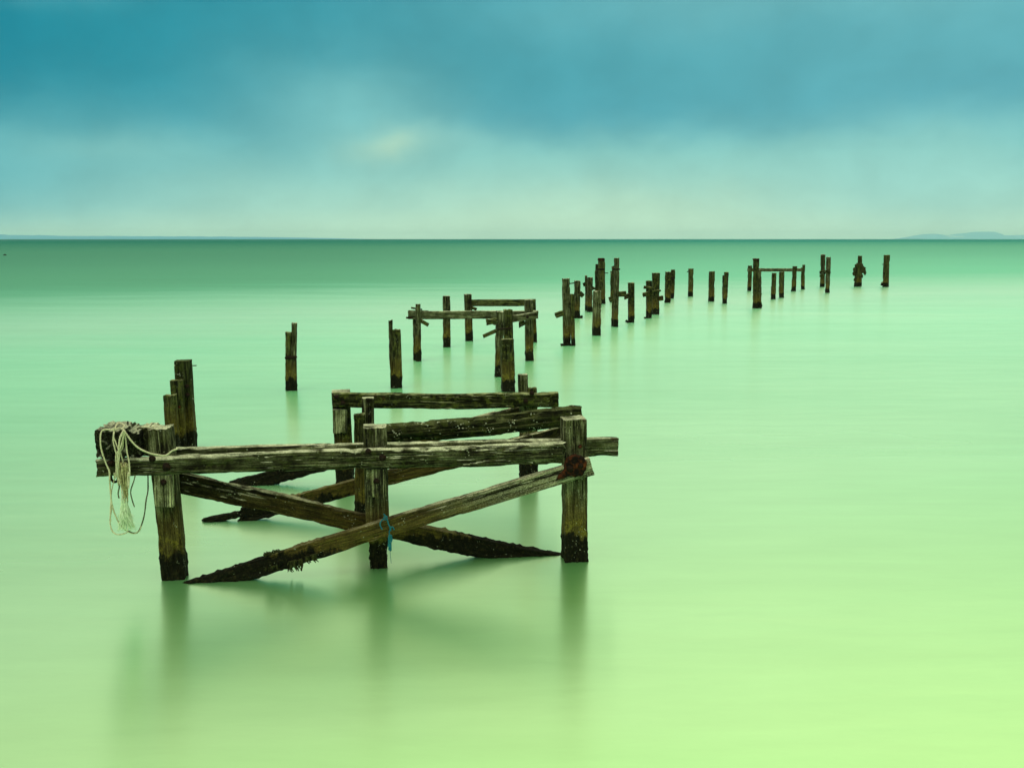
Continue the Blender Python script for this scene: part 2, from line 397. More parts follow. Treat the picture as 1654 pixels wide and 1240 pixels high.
def post(parent, xl, xr, top, base, mat=GREY, xb=None, name='post', back=0.0, q=1.0, depth=None, **kw):
    """upright member: silhouette xl..xr at the top, top row, waterline row; xb = centre column at the water"""
    xc = (xl + xr) / 2; xb = xc if xb is None else xb
    g = water(xb, base); w = (xr - xl) * mpp(g) * .90
    dp = depth if depth else w
    Y = g.y + dp / 2 + back
    b = at(xb, base, g.y); b = Vector((b.x + back * b.x / g.y, Y, 0)) if back else Vector((b.x, Y, 0))
    tp = at(xc, top, Y + dp * .3)
    tp = Vector((tp.x, Y, tp.z))
    dirn = (tp - b).normalized()
    p0 = b - dirn * (.5 / dirn.z)
    far = g.y > 24
    a = dict(seg=.045 if not far else .09, n=7 if not far else 4, rag1=.02, rag0=.0, rot=.05, rough=.007, warp=.006)
    a.update(kw)
    return timber(name, p0, tp, w, dp, ROW, mat, parent, **a)
def beam(name, pl, a, b, hpx, th, mat, parent, **kw):
    """member lying in an upright plane, from pixel a to pixel b, hpx tall, th metres thick"""
    p0, p1 = pl(*a), pl(*b)
    h = hpx * mpp((p0 + p1) / 2)
    return timber(name, p0, p1, th, h, AWAY * -1, mat, parent, **kw)

# ------------------------------------------------------------------ ironwork and rope
def bolt(parent, p, r=.028, mat=IRON, name='bolt'):
    """washer and domed nut facing the viewer side of the row"""
    V = []; F = []; K = 14
    prof = [(1.55, 0), (1.5, .25), (1.0, .3), (.95, .9), (.6, 1.15)]
    n = -AWAY; u = ROW; v = Vector((0, 0, 1))
    for (s, d_) in prof:
        for k in range(K):
            an = 2 * math.pi * k / K
            rr = r * s * (1 + .06 * math.sin(3 * an + r * 999 + p.x * 9))
            V.append(tuple(u * (rr * math.cos(an)) + v * (rr * math.sin(an)) + n * (r * d_)))
    for i in range(len(prof) - 1):
        for k in range(K):
            F.append((i*K + k, i*K + (k+1) % K, (i+1)*K + (k+1) % K, (i+1)*K + k))
    F.append(tuple((len(prof)-1)*K + k for k in range(K)))
    return link(name, V, F, mat, parent, Matrix.Translation(p))
def catmull(pts, sub=8):
    P = [pts[0]] + list(pts) + [pts[-1]]; out = []
    for i in range(1, len(P) - 2):
        for q in range(sub):
            t = q / sub; a, b, c, d_ = P[i-1], P[i], P[i+1], P[i+2]
            out.append(.5 * ((2*b) + (c - a)*t + (2*a - 5*b + 4*c - d_)*t*t + (3*b - a - 3*c + d_)*t*t*t))
    out.append(P[-2]); return out
def sweep(V, F, pts, r, K=7, r1=None, twist=0.0):
    base = len(V); n = len(pts); r1 = r if r1 is None else r1
    up = Vector((.3, -.9, .2)).normalized()
    for i, p in enumerate(pts):
        t = (pts[min(i+1, n-1)] - pts[max(i-1, 0)])
        if t.length < 1e-6: t = Vector((0, 0, -1))
        t.normalize(); a = t.cross(up)
        if a.length < .05: a = t.cross(Vector((1, 0, 0)))
        a.normalize(); b = t.cross(a); rr = r + (r1 - r) * i / (n - 1)
        for k in range(K):
            an = 2 * math.pi * k / K + twist * i
            rk = rr * (1 + .22 * math.cos(3 * (an - twist * i * 2)))
            V.append(tuple(p + a * (rk * math.cos(an)) + b * (rk * math.sin(an))))
    for i in range(n - 1):
        for k in range(K):
            F.append((base+i*K+k, base+i*K+(k+1) % K, base+(i+1)*K+(k+1) % K, base+(i+1)*K+k))
    F.append(tuple(base+k for k in range(K))[::-1]); F.append(tuple(base+(n-1)*K+k for k in range(K)))
def strand(name, pts, r, mat, parent=None, **kw):
    V = []; F = []; pp = catmull(pts)
    o0 = pts[0]
    sweep(V, F, [p - o0 for p in pp], r, **kw)
    return link(name, V, F, mat, parent, Matrix.Translation(o0))

# ================================================================== FRONT TRESTLE ROW
A0 = water(277, 937)
PL = Plane(A0, .15)                       # centre plane of the front row of posts
g = "weathered trestle rows of the near ruined pier bay"
T1 = thing('pier_trestle', (A0.x, A0.y, 0), 'nearest timber trestle with three posts, long double cross rail and big X of braces', 'pier trestle', g)
post(T1, 242, 282, 688, 937, GREY, xb=277, rag1=.025, rot=.02, slope1=.05, n=16, crack=.026)
post(T1, 587, 628, 686, 920, GREY, xb=609, rag1=.012, rot=.02, neck=.30, n=16, crack=.026)
post(T1, 905, 946, 673, 908, GREY, xb=930, rag1=.015, rot=.02, n=16, crack=.026)
fr = PL.off(-.225); bk = PL.off(.215)
beam('cross_rail', fr, (157, 754), (907, 730.5), 28, .13, GREY, T1, rot=.05, rag0=.02, rag1=.07, rough=.008, seg=.04, rr=.03, taper=-.28, n=16, crack=.026)
beam('cross_rail', bk, (250, 739), (997, 721), 31, .13, GREY, T1, rot=.04, rag1=.012, rough=.006, seg=.05, rr=.02, n=16, crack=.026)
b1 = PL.off(-.36)
beam('diagonal_brace', PL.off(-.235), (955, 752), (240, 974), 29, .11, PALEB, T1, rot=.03, rough=.006, rag0=.012, rag1=.05, rr=.012, bow=.025, label='long diagonal brace in front of the posts, bleached pale at its upper right end', n=16, crack=.026)
beam('diagonal_brace', PL.off(.22), (283, 776), (972, 923), 32, .12, BRACE, T1, rot=.045, rough=.007, rag1=.06, rr=.012, bow=.02, label='diagonal brace behind the posts, black and rotten at its lower right end', n=16, crack=.026)
# cleats: short blocks on the post faces under the rail
beam('cleat', PL.off(-.225), (265, 766), (266, 817), 29, .10, CLEAT, T1, rot=.02, rough=.006, rag1=.02, rr=.012, n=16, crack=.026)
beam('cleat', PL.off(-.225), (608.5, 757), (608.5, 802), 31, .10, CLEAT, T1, rot=.02, rough=.006, rag1=.03, rr=.012, n=16, crack=.026)
for (x, y, rr_) in ((269, 754, .040), (246, 741, .032), (179, 748, .034), (595, 729, .030), (618, 739, .034)):
    bolt(T1, fr.off(-.075)(x, y), rr_ * .8, IRON)
bolt(T1, PL.off(-.278)(264, 779), .024, IRON); bolt(T1, PL.off(-.278)(608, 777), .024, IRON)
bolt(T1, PL.off(-.15)(937, 721), .018, RUST)
# rusted plate over the joint on the right post
def rust_plate():
    o = PL.off(-.300)(930, 752); V = []; F = []; K = 40
    def rad(an):
        r = .138 * (1 + .20 * noise.noise(Vector((math.cos(an) * 2.2, math.sin(an) * 2.2, 4))))
        dl = abs((an - R(215) + math.pi) % (2 * math.pi) - math.pi)
        return r + .17 * math.exp(-(dl / .20) ** 2)
    rings = [(1, .03), (1, -.01), (.93, -.028), (.7, -.034), (.4, -.030), (.15, -.036)]
    for s, d_ in rings:
        for k in range(K):
            an = 2 * math.pi * k / K; r = rad(an) * s
            q = ROW * (r * math.cos(an)) + Vector((0, 0, r * math.sin(an))) + AWAY * (d_ + .010 * noise.noise(Vector((r * 20 * math.cos(an), r * 20 * math.sin(an), 2))))
            V.append(tuple(q))
    for i in range(len(rings) - 1):
        for k in range(K): F.append((i*K+k, i*K+(k+1) % K, (i+1)*K+(k+1) % K, (i+1)*K+k))
    F.append(tuple((len(rings)-1)*K+k for k in range(K)))
    pl = link('rust_plate', V, F, RUST, T1, Matrix.Translation(o))
    bolt(pl, PL.off(-.335)(938, 752), .022, IRON); bolt(pl, PL.off(-.335)(921, 757), .026, IRON)
rust_plate()
# the dark round log lying behind the posts
beam('log', PL.off(.80), (600, 702), (938, 673), 31, .24, DARKW, T1, rot=.09, rough=.014, rag1=.04, rr=.07, warp=.03, label='thick dark log speckled with pale flecks', n=16, crack=.026)

# ================================================================== MIDDLE PAIR (behind the centre post) with its long brace
mb = water(586, 846)
T2 = thing('timber_pile', (mb.x, mb.y, 0), 'stepped double pile directly behind the centre post of the nearest trestle, with a long brace', 'pile', 'broken piles of the old pier')
post(T2, 585, 606, 641, 840, GREY, xb=594, rag1=.01, rot=.02, n=16, crack=.026)
post(T2, 572, 592, 668, 846, MOSSY, xb=581, rag1=.02, rot=.05, n=16, crack=.026)
mp = Plane(mb, .42)
beam('diagonal_brace', mp, (334, 841), (440, 816), 9, .09, BRACE, T2, rot=.10, rough=.012, rag0=.12, rr=.01, n=5)
beam('diagonal_brace', mp.off(.004), (392, 832), (908, 699), 24, .12, BRACE, T2, rot=.07, rough=.010, rag0=.10, rr=.012, label='long brown brace rising to the right behind the nearest trestle, its lower end rotted to a point', n=16, crack=.026)

# ================================================================== REAR ROW
D0 = water(556, 787); PR = Plane(D0, .14)
T3 = thing('pier_trestle', (D0.x, D0.y, 0), 'second trestle row behind, mossy top rail held by two posts', 'pier trestle', g)
post(T3, 536, 567, 631, 787, MOSSY, xb=556, rag1=.008, rot=.02, n=16, crack=.026)
post(T3, 836, 853, 604, 778, GREY, xb=848, rag1=.02, rot=.03, n=16, crack=.026)
post(T3, 851, 867, 626, 778, MOSSY, xb=862, rag1=.02, rot=.03, n=16, crack=.026)
rf = PR.off(-.20)
beam('cross_rail', rf, (538, 645), (901, 645), 24, .14, MOSSY, T3, rot=.06, rough=.010, rag0=.01, rag1=.012, rr=.03, warp=.012, bow=.02, n=16, crack=.026)
beam('cap_strip', PR.off(-.06), (536, 634), (565, 633), 4, .30, GREY, T3, rot=.01, rag0=.01, rag1=.01, rr=.008)
beam('cleat', PR.off(-.18), (549, 661), (549, 698), 22, .10, CLEAT, T3, rot=.02, rough=.006, rag1=.04, n=16, crack=.026)
for (x, y) in ((543, 641), (554, 651), (859, 635), (849, 648)): bolt(T3, rf.off(-.078)(x, y), .026, IRON)
beam('diagonal_brace', PR.off(.22), (372, 789), (842, 664), 22, .11, BRACE, T3, rot=.07, rough=.010, rag0=.08, rr=.012, n=16, crack=.026)

# left rear cluster of three stepped piles
G0 = water(300, 728)
T4 = thing('timber_pile', (G0.x, G0.y, 0), 'cluster of three stepped dark piles rising behind the left end of the nearest trestle', 'pile', 'broken piles of the old pier')
post(T4, 285, 312, 581, 726, DARKW, xb=301, rag1=.008, rot=.02, n=16, crack=.026)
post(T4, 277, 298, 613, 730, MOSSY, xb=289, rag1=.01, rot=.03, depth=.2, n=16, crack=.026)
post(T4, 266, 287, 637, 734, MOSSY, xb=278, rag1=.03, rot=.04, depth=.2, n=16, crack=.026)
gp = Plane(G0, -.02)
for (x, y) in ((302, 624), (303, 638), (274, 648), (290, 657)): bolt(T4, gp.off(-.05 if x < 300 else .02)(x, y), .030, RUST if x == 290 else IRON)
beam('spike', Plane(G0, .15), (311, 591), (317, 591), 1.6, .02, RUST, T4, rot=0, rough=0, rr=.004, n=2, seg=.02)
beam('lashing', gp.off(-.06), (267, 676), (291, 672), 11, .05, IRON, T4, rot=.03, rough=.01, n=4, label='rusty brown band round the front pile')

# ================================================================== BLOCK on the left end of the rails, with its ropes
Bp = fr(190, 740)
T5 = thing('timber_block', (Bp.x, Bp.y, Bp.z), 'thick rotten black timber block resting on the left end of the rail', 'timber block')
def block(xl, xr, yt, yb, d0, d1, mat, **kw):
    pl = PL.off(d0); a = pl((xl + xr) / 2, (yt + yb) / 2)
    w = (xr - xl) * mpp(a); h = (yb - yt) * mpp(a)
    return timber('baulk', a, a + AWAY * (d1 - d0), w, h, ROW, mat, T5, **kw)
block(156, 203, 693, 741, -.31, .20, ROTW, rot=.13, rough=.022, rag0=.06, rr=.03, seg=.03, n=12)
block(201, 226, 696, 739, -.24, .24, ROTW, rot=.13, rough=.022, rag0=.06, rr=.03, seg=.03, n=9)
block(222, 250, 690, 736, -.05, .30, GREY, rot=.05, rough=.014, rag0=.04, rr=.02, seg=.03, n=9)
for (x, y) in ((206, 680), (212, 683)):
    p = PL.off(-.02)(x, y)
    timber('spike', p - Vector((0, 0, .16)), p, .02, .02, ROW, IRON, T5, rot=0, rough=0, rag0=0, rag1=0, rr=.004, seg=.05, n=2, taper=.3)

def z1(X, Y, pl): return pl(140 + X / 5.51, 560 + Y / 5.51)
def z2(X, Y, pl): return pl(140 + X / 5.51, 760 + Y / 5.51)
rp = PL.off(-.39)
TR = thing('rope', z1(320, 740, PL.off(-.35)), 'pale rope tangle draped over the black block and hanging in loops to the water', 'rope')
import itertools
def rope(pts1, pts2=(), r=.0085, mat=ROPE, top=None, jit=.03):
    global _rk; _rk += 1
    P = [z1(x, y, rp.off(jit * math.sin(_rk * 2.3 + i))) for i, (x, y) in enumerate(pts1)]
    P += [z2(x, y, rp.off(jit * math.sin(_rk * 1.7 + i))) for i, (x, y) in enumerate(pts2)]
    return strand('strand', P, r, mat, TR, twist=.5)
_rk = 0
# over the top of the block
def topy(x, y, d): return z1(x, y, PL.off(d))
strand('strand', [topy(340, 750, -.36), topy(300, 722, -.30), topy(240, 738, -.36), topy(180, 735, -.36), topy(138, 745, -.36), topy(122, 800, -.38), topy(128, 900, -.39), topy(165, 1020, -.39), topy(203, 1110, -.39), z2(205, 60, rp), z2(212, 200, rp), z2(232, 330, rp), z2(285, 460, rp), z2(335, 515, rp), z2(385, 548, rp), z2(430, 556, rp), z2(470, 530, rp), z2(485, 490, rp)], .0085, ROPE, TR, twist=.5)
strand('strand', [topy(310, 735, -.34), topy(335, 700, -.2), topy(290, 680, -.1), topy(262, 700, -.2), topy(245, 760, -.36), topy(236, 830, -.38), topy(250, 900, -.39), topy(275, 1000, -.39), topy(262, 1120, -.39), topy(255, 1170, -.39)], .008, ROPE, TR, twist=.5)
strand('strand', [topy(325, 735, -.36), topy(350, 770, -.38), topy(400, 840, -.38), topy(470, 905, -.37), topy(560, 945, -.37), topy(640, 962, -.36), topy(705, 965, -.34), topy(760, 925, -.33), topy(800, 910, -.32), topy(806, 898, -.30)], .010, ROPE, TR, twist=.5)
rope([(330, 740), (298, 800), (285, 900), (275, 1000), (270, 1120), (285, 1235)])
rope([(330, 745), (295, 830), (298, 930), (325, 1030), (350, 1140), (368, 1235)], [(378, 60), (372, 160)])
rope([(340, 745), (350, 850), (358, 930), (378, 1030), (382, 1150)], [(370, 20), (362, 130), (352, 230)])
rope([(328, 745), (318, 830), (300, 900), (262, 960), (262, 1080), (258, 1165)], r=.007)
rope([(338, 750), (325, 830), (318, 900), (290, 960), (280, 1100), (300, 1230)], [(300, 60), (310, 160), (320, 250)], r=.007)
rope([(245, 720), (238, 790), (262, 860), (290, 950), (278, 1100), (290, 1200)], r=.007)
rope([(200, 1090), (204, 1180)], [(205, 100), (215, 220), (222, 330), (207, 440), (225, 530), (270, 566), (330, 560), (375, 540)], r=.0075)
rope([(245, 1120), (246, 1180)], [(240, 100), (222, 180), (215, 280), (210, 380), (215, 450)], r=.006)
strand('strand', [z2(545, 0, rp.off(.3)), z2(546, 100, rp.off(.25)), z2(545, 180, rp.off(.15)), z2(528, 270, rp), z2(515, 380, rp), z2(492, 470, rp), z2(455, 545, rp), z2(410, 552, rp), z2(370, 535, rp)], .008, OLDR, TR, twist=.5)
strand('strand', [z2(432, 40, rp), z2(420, 90, rp), z2(392, 180, rp), z2(402, 250, rp), z2(425, 322, rp)], .007, OLDR, TR, twist=.5)
strand('strand', [z2(285, 60, rp), z2(292, 130, rp), z2(280, 200, rp), z2(288, 245, rp)], .008, OLDR, TR, twist=.5)
# thick frayed end hanging below the rail
def fray():
    rnd = random.Random(4); o = z2(330, -40, rp.off(.02)); V = []; F = []
    root = thing('frayed_rope', o, 'thick frayed tan rope end hanging inside the loops below the rail', 'rope')
    top, mid = o, z2(345, 290, rp)
    for i in range(46):
        a = rnd.uniform(0, 6.28); r0 = .05 * rnd.random() ** .5; r1 = r0 * rnd.uniform(.35, .8)
        d0 = Vector((math.cos(a) * r0, math.sin(a) * r0, rnd.uniform(0, .05))); d1 = Vector((math.cos(a) * r1, math.sin(a) * r1, 0))
        k = rnd.uniform(.55, 1.0)
        pts = [top + d0 - o, top.lerp(mid, .35 * k) + d0 * .9 + Vector((rnd.uniform(-.02, .02), 0, 0)) - o, top.lerp(mid, .7 * k) + d1 - o, top.lerp(mid, k) + d1 - o]
        sweep(V, F, catmull(pts, 5), .009, 5, .004, twist=.4)
    link('rope_end', V, F, FRAY, root, Matrix.Translation(o))
    V = []; F = []; o2 = z2(345, 290, rp)
    for i in range(260):
        a = rnd.uniform(0, 6.28); sp = rnd.random() ** .6
        e = z2(352 + (70 + 30 * rnd.random()) * sp * math.cos(a), rnd.uniform(400, 540), rp.off(.10 * sp * math.sin(a)))
        s0 = z2(335 + rnd.uniform(-28, 25), 240 + rnd.uniform(0, 120), rp.off(rnd.uniform(-.02, .02)))
        m_ = s0.lerp(e, .5) + Vector((rnd.uniform(-.035, .035), rnd.uniform(-.03, .03), -.02))
        m_.x = m_.x * .7 + s0.x * .3
        sweep(V, F, catmull([s0 - o2, m_ - o2, e - o2], 6), .0035, 4, .0022)
    link('washed_fibres', V, F, PALE, root, Matrix.Translation(o2))
fray()
# iron hook under the rail end
hp = PL.off(-.20)
TH = strand('iron_hook', [z2(240, -30, hp), z2(222, 10, hp), z2(218, 60, hp), z2(238, 95, hp), z2(268, 92, hp), z2(276, 72, hp)], .014, IRON)
tag(TH, 'black iron hook under the left end of the nearest rail', 'hook')
# bracket lump under the rail beside it
def z5(X, Y, pl): return pl(420 + X / 5.51, 750 + Y / 5.51)
bp_ = PL.off(-.335)
TB = thing('blue_twine', z5(1115, 480, bp_), 'blue twine knotted on the brace crossing at the centre post', 'twine')
for pts in ([(1100, 440), (1125, 470), (1140, 520), (1155, 560), (1165, 590)], [(1110, 478), (1080, 500), (1068, 530), (1078, 560), (1090, 578)],
            [(1100, 470), (1130, 462), (1118, 490), (1095, 480)], [(1150, 560), (1180, 555), (1192, 580)], [(1150, 545), (1165, 570), (1150, 600), (1158, 640)]):
    strand('strand', [z5(x, y, bp_) for x, y in pts], .008, BLUE, TB, twist=.5)
for k in range(9):
    rnd = random.Random(k); x = 1155 + rnd.uniform(-10, 14)
    strand('strand', [z5(x, 625, bp_), z5(x + rnd.uniform(-9, 9), 670, bp_), z5(x + rnd.uniform(-12, 12), 715, bp_), z5(x + rnd.uniform(-8, 8), 745 + rnd.uniform(0, 30), bp_)], .006, BLUE, TB, K=5)
strand('strand', [z5(1155, 750, bp_), z5(1160, 800, bp_), z5(1165, 850, bp_), z5(1168, 878, bp_)], .003, BLUE, TB, K=4)

def weed(cx, cy, wpx, hpx, nst, label, up=False, seed=1):
    rnd = random.Random(seed); pl = PL.off(-.28); o = pl(cx, cy); V = []; F = []
    for i in range(nst):
        x = cx + rnd.uniform(-wpx / 2, wpx / 2)
        y0 = cy - (x - cx) * .27
        hh = hpx * rnd.uniform(.3, 1) * (-1 if up else 1)
        dy = rnd.uniform(-.08, .08)
        pts = [pl.off(dy)(x, y0), pl.off(dy)(x + rnd.uniform(-3, 3), y0 + hh * .5), pl.off(dy)(x + rnd.uniform(-4, 4), y0 + hh)]
        sweep(V, F, [p - o for p in catmull(pts, 5)], rnd.uniform(.006, .014), 5, .004)
    tag(link('seaweed', V, F, WEED, None, Matrix.Translation(o)), label, 'seaweed', 'seaweed tufts on the long brace')
weed(472, 905, 12, 19, 26, 'dark seaweed tuft hanging lowest under the long front brace', seed=2)
weed(484, 903, 10, 20, 24, 'ragged brown seaweed tuft hanging under the brace, right beside the lowest tuft', seed=3)
weed(502, 896, 20, 14, 30, 'short seaweed fringe under the brace nearest to the centre post', seed=4)
weed(438, 894, 22, 5, 30, 'low crust of seaweed growing on top of the long front brace', up=True, seed=5)
weed(440, 914, 26, 8, 26, 'thin seaweed fringe under the brace near its waterline end', seed=6)

# ================================================================== PILES FURTHER OUT
PG = 'broken piles of the old pier'
def pile(members, label, scraps=(), name='timber_pile', cat='pile', group=PG):
    """members: (xl, xr, top, base, material, centre-at-water, extra depth); scraps: (x0,y0,x1,y1,thickness px, depth offset)"""
    fb = members[0]; gw = water((fb[0] + fb[1]) / 2, fb[3])
    root = thing(name, (gw.x, gw.y, 0), label, cat, group)
    for mem in members:
        xl, xr, tp, bs = mem[:4]
        mt = mem[4] if len(mem) > 4 else GREY; xb = mem[5] if len(mem) > 5 else None; bkk = mem[6] if len(mem) > 6 else 0.0
        post(root, xl, xr, tp, bs, mt, xb=xb, back=bkk, rag1=.04, rot=.07, rough=.010, warp=.012)
    for s in scraps:
        x0, y0, x1, y1, th = s[:5]; dy = s[5] if len(s) > 5 else -.05
        mt = s[6] if len(s) > 6 else MOSSY
        pl = Plane(gw, dy)
        h = th * mpp(gw)
        nm = s[7] if len(s) > 7 else 'plank_stub'
        beam(nm, pl, (x0, y0), (x1, y1), th, min(.10, max(h, .03)) if nm != 'barnacle_lump' else h, mt, root, rot=.05, rough=.012, rag0=.04, rag1=.04, n=4, seg=.06)
    return root
pile([(471, 480, 522, 631, GREY), (461, 472, 536, 631, MOSSY)], 'lone two-stepped pile, leftmost of those standing clear in open water', [(462, 577, 479, 577, 5, -.02, IRON, 'iron_band')])
pile([(632, 648, 532, 627, MOSSY, 641), (627, 634, 517, 627, GREY, 634)], 'stepped pile with a thin upright splinter, leaning slightly above the mossy rail')
# second frame -----------------------------------------------------
J = water(673, 582); JP = Plane(J, .15)
T6 = thing('pier_trestle', (J.x, J.y, 0), 'middle-distance trestle frame with a long low rail and a shorter upper rail', 'pier trestle', 'far trestle frames')
post(T6, 666, 680, 503, 582, GREY, xb=673.5, rot=.06)
post(T6, 671, 680, 491, 582, GREY, xb=675, rot=.06, back=-.30, depth=.12)
post(T6, 715, 728, 478, 561, GREY, xb=721.5, rot=.04)
post(T6, 749, 762, 475, 551, GREY, xb=757.5, rot=.04)
post(T6, 847, 861, 484, 583, GREY, xb=855, rot=.04)
post(T6, 854, 865, 484, 553, MOSSY, xb=862, rot=.04)
def seg2(p0, p1, hpx, th, mat, nm='cross_rail', **kw):
    h = hpx * mpp((p0 + p1) / 2); a = dict(rot=.03, rough=.008, n=5, seg=.07); a.update(kw)
    return timber(nm, p0, p1, th, h, AWAY * -1, mat, T6, **a)
ja, jb = water(673, 582), water(756, 551)
seg2(at(659, 509, ja.y - .10), at(869, 508, water(855, 583).y + .55), 13, .12, GREY)
seg2(at(760, 489, water(757, 551).y + .2), at(865, 489, water(862, 553).y + .1), 11, .13, MOSSY)
seg2(at(660, 507, ja.y - .1), at(692, 508, ja.y + .02), 12, .1, MOSSY, 'plank_stub')
seg2(at(664, 497, ja.y - .12), at(682, 500, ja.y - .1), 2.5, .04, DARKW, 'splinter')
seg2(at(656, 513.5, ja.y - .2), at(672, 514, ja.y - .1), 3, .04, RUST, 'splinter')
seg2(at(679, 518, ja.y - .2), at(692, 525, ja.y - .25), 6, .05, MOSSY, 'plank_stub', rag1=.01)
seg2(at(761, 497, jb.y), at(770, 500, jb.y), 5, .05, MOSSY, 'plank_stub')
jc = water(855, 583).y
seg2(at(796, 520, jc - .22), at(867, 509, jc - .22), 11, .10, GREY, 'loose_plank', rag0=.06)
seg2(at(838, 525, jc - .1), at(848, 520, jc - .1), 9, .08, MOSSY, 'plank_stub', slope0=.4)
for (x, y) in ((852, 512), (771, 508)): bolt(T6, at(x, y, jc - .30 if x > 800 else jb.y - .08), .03, IRON)
pile([(808, 831, 547, 633, MOSSY, 820.5), (801, 815, 503, 609, GREY, 805, 0), (813, 828, 500, 622, MOSSY, 822, .25)], 'big pile cluster in front of the middle frame: low wide pile against two taller ones',
     [(781, 543, 802, 534, 6, .1), (786, 521, 803, 517, 9, .05), (786, 517, 803, 520, 3, .02), (803, 532, 826, 530, 3, -.35, IRON, 'bolt')])
# the wide front pile of that cluster hides a third; base of it meets the mossy rail
# third group --------------------------------------------------------
pile([(908.3, 921, 450, 558, GREY, 916), (921, 928, 475, 559, MOSSY, 925, .1)], 'tall flat-topped pile nearest in the far cluster with ragged strip on its right',
     [(897, 509.5, 909, 505, 9), (920, 490, 926, 492, 5), (906, 557, 928, 557, 4, -.1, DARKW)])
pile([(927, 937, 453.5, 514, GREY)], 'short square-topped pile just behind the tall nearest one of the far cluster',
     [(936, 473, 942, 478, 7), (920, 458, 928, 457, 1.2, 0, IRON, 'iron_rod'), (934, 513, 941, 511, 4, 0, DARKW)])
pile([(945, 949, 445, 502, GREY), (948, 957, 448, 504, GREY)], 'fork-topped pile with a dark crooked arm crossing it',
     [(942, 460, 952, 455, 6, -.1, DARKW), (948, 458, 958, 468, 8, -.15, DARKW), (956, 466, 965, 466, 4, -.1, DARKW)])
pile([(957, 970.7, 470, 542, GREY, 964), (957, 962, 477, 541, MOSSY, 961)], 'stout pile with slanted top standing in front of the tall rust-topped one')
pile([(966, 976.5, 417.5, 491, MOSSY, 973), (961.5, 968, 427, 487, DARKW, 965), (960.5, 964, 438, 485, MOSSY, 963)], 'tall stepped pile with rust-red top and a thin nail on its right',
     [(976, 441, 982, 441, 1.1, 0, IRON, 'nail'), (966, 419, 976, 419, 4, -.04, RUST, 'rusty_cap'), (964, 435, 976, 435, 2.5, -.04, IRON, 'iron_band')])
pile([(992, 1000.5, 417, 528, GREY, 994), (988, 994, 430, 527, MOSSY, 991), (985.5, 989, 438, 488, DARKW, 987)], 'tallest far pile, stepped on its left, with a short arm to the right',
     [(999, 475, 1011, 474.5, 9), (984, 484, 989, 482, 7), (989, 435, 1001, 435, 2.5, -.1, IRON, 'iron_band')])
pile([(1014, 1024, 456.6, 521, MOSSY, 1020)], 'short pile right of the tallest far one with a stub on its left',
     [(1008, 480, 1016, 477, 8, -.05, BRACE), (1010.5, 518, 1016, 520, 4, -.1, DARKW)])
pile([(1043, 1052, 453.5, 514, MOSSY, 1049)], 'left one of two leaning piles bristling with stubs, with square block on its left side',
     [(1038, 476.5, 1046, 474.5, 7), (1040, 464, 1054, 466, 5, -.1), (1041, 514, 1047, 514, 4, -.1, DARKW)])
pile([(1053, 1065, 441, 508, MOSSY, 1059)], 'right one of two leaning piles bristling with stubs, with dark block on its right side',
     [(1064, 482, 1071, 481, 8, 0, BRACE), (1052, 470, 1067, 469, 3, -.1)])
pile([(1074, 1083, 439, 489, MOSSY, 1078.5)], 'front pile of a close pair, lower and nearer')
pile([(1083, 1090, 435.6, 482, MOSSY, 1086)], 'back pile of a close pair, slightly taller and farther', [(1082, 449, 1090, 449, 3, -.1, IRON, 'iron_band')])
pile([(1112, 1119.6, 434, 479, MOSSY, 1116)], 'single slim pile with a tiny hook on its left near the top', [(1110, 439, 1113, 437, 1.3, 0, IRON, 'nail')])
pile([(1145, 1154, 438.5, 487, MOSSY, 1149.5)], 'left one of two plain upright piles before the far frame')
pile([(1168.5, 1175.7, 439.6, 490.5, MOSSY, 1171.5), (1166.5, 1169.5, 445, 488, DARKW)], 'right one of two plain upright piles before the far frame', [(1175, 444, 1177, 443, 1.5, 0, IRON, 'nail')])
# far frame
K0 = water(1211, 470)
T7 = thing('pier_trestle', (K0.x, K0.y, 0), 'far small trestle frame with a single level rail across four posts', 'pier trestle', 'far trestle frames')
post(T7, 1208, 1214, 429, 470, MOSSY); post(T7, 1280, 1286.6, 430, 470.5, MOSSY, xb=1282.5); post(T7, 1293.6, 1297, 432, 467.5, MOSSY, xb=1296); post(T7, 1296, 1300, 427.6, 467.5, MOSSY, xb=1298)
kr = Plane(K0, -.12)
timber('cross_rail', at(1208, 436, K0.y - .05), at(1295, 436, water(1296, 467.5).y - .05), .14, 5.2 * mpp(K0), AWAY * -1, GREY, T7, n=4, seg=.1)
pile([(1216.3, 1225, 417.7, 498, MOSSY, 1221), (1223.5, 1229, 435, 498, GREY, 1227.5)], 'tall dark double pile in front of the left end of the far frame',
     [(1228, 475, 1231, 474.5, 1.2, 0, IRON, 'nail'), (1227, 493, 1231, 494, 3, 0, DARKW), (1216, 419.5, 1225, 419.5, 3, -.05, RUST, 'rusty_cap')])
pile([(1246, 1253, 441, 483.5, MOSSY, 1249.5)], 'left one of two low piles standing under the far frame rail')
pile([(1258.5, 1266, 439, 481, MOSSY, 1263)], 'right one of two low piles standing under the far frame rail')
pile([(1325.5, 1332, 411, 463.5, GREY, 1329)], 'back left pile of the pair right of the far frame', [(1324, 440, 1334, 440, 5, -.12, DARKW), (1324, 446, 1331, 445, 4, -.12, MOSSY)])
pile([(1334, 1340.5, 415.5, 473, GREY, 1337.5)], 'front right pile of the pair right of the far frame', [(1333, 438, 1341, 441, 4, -.1, DARKW)])
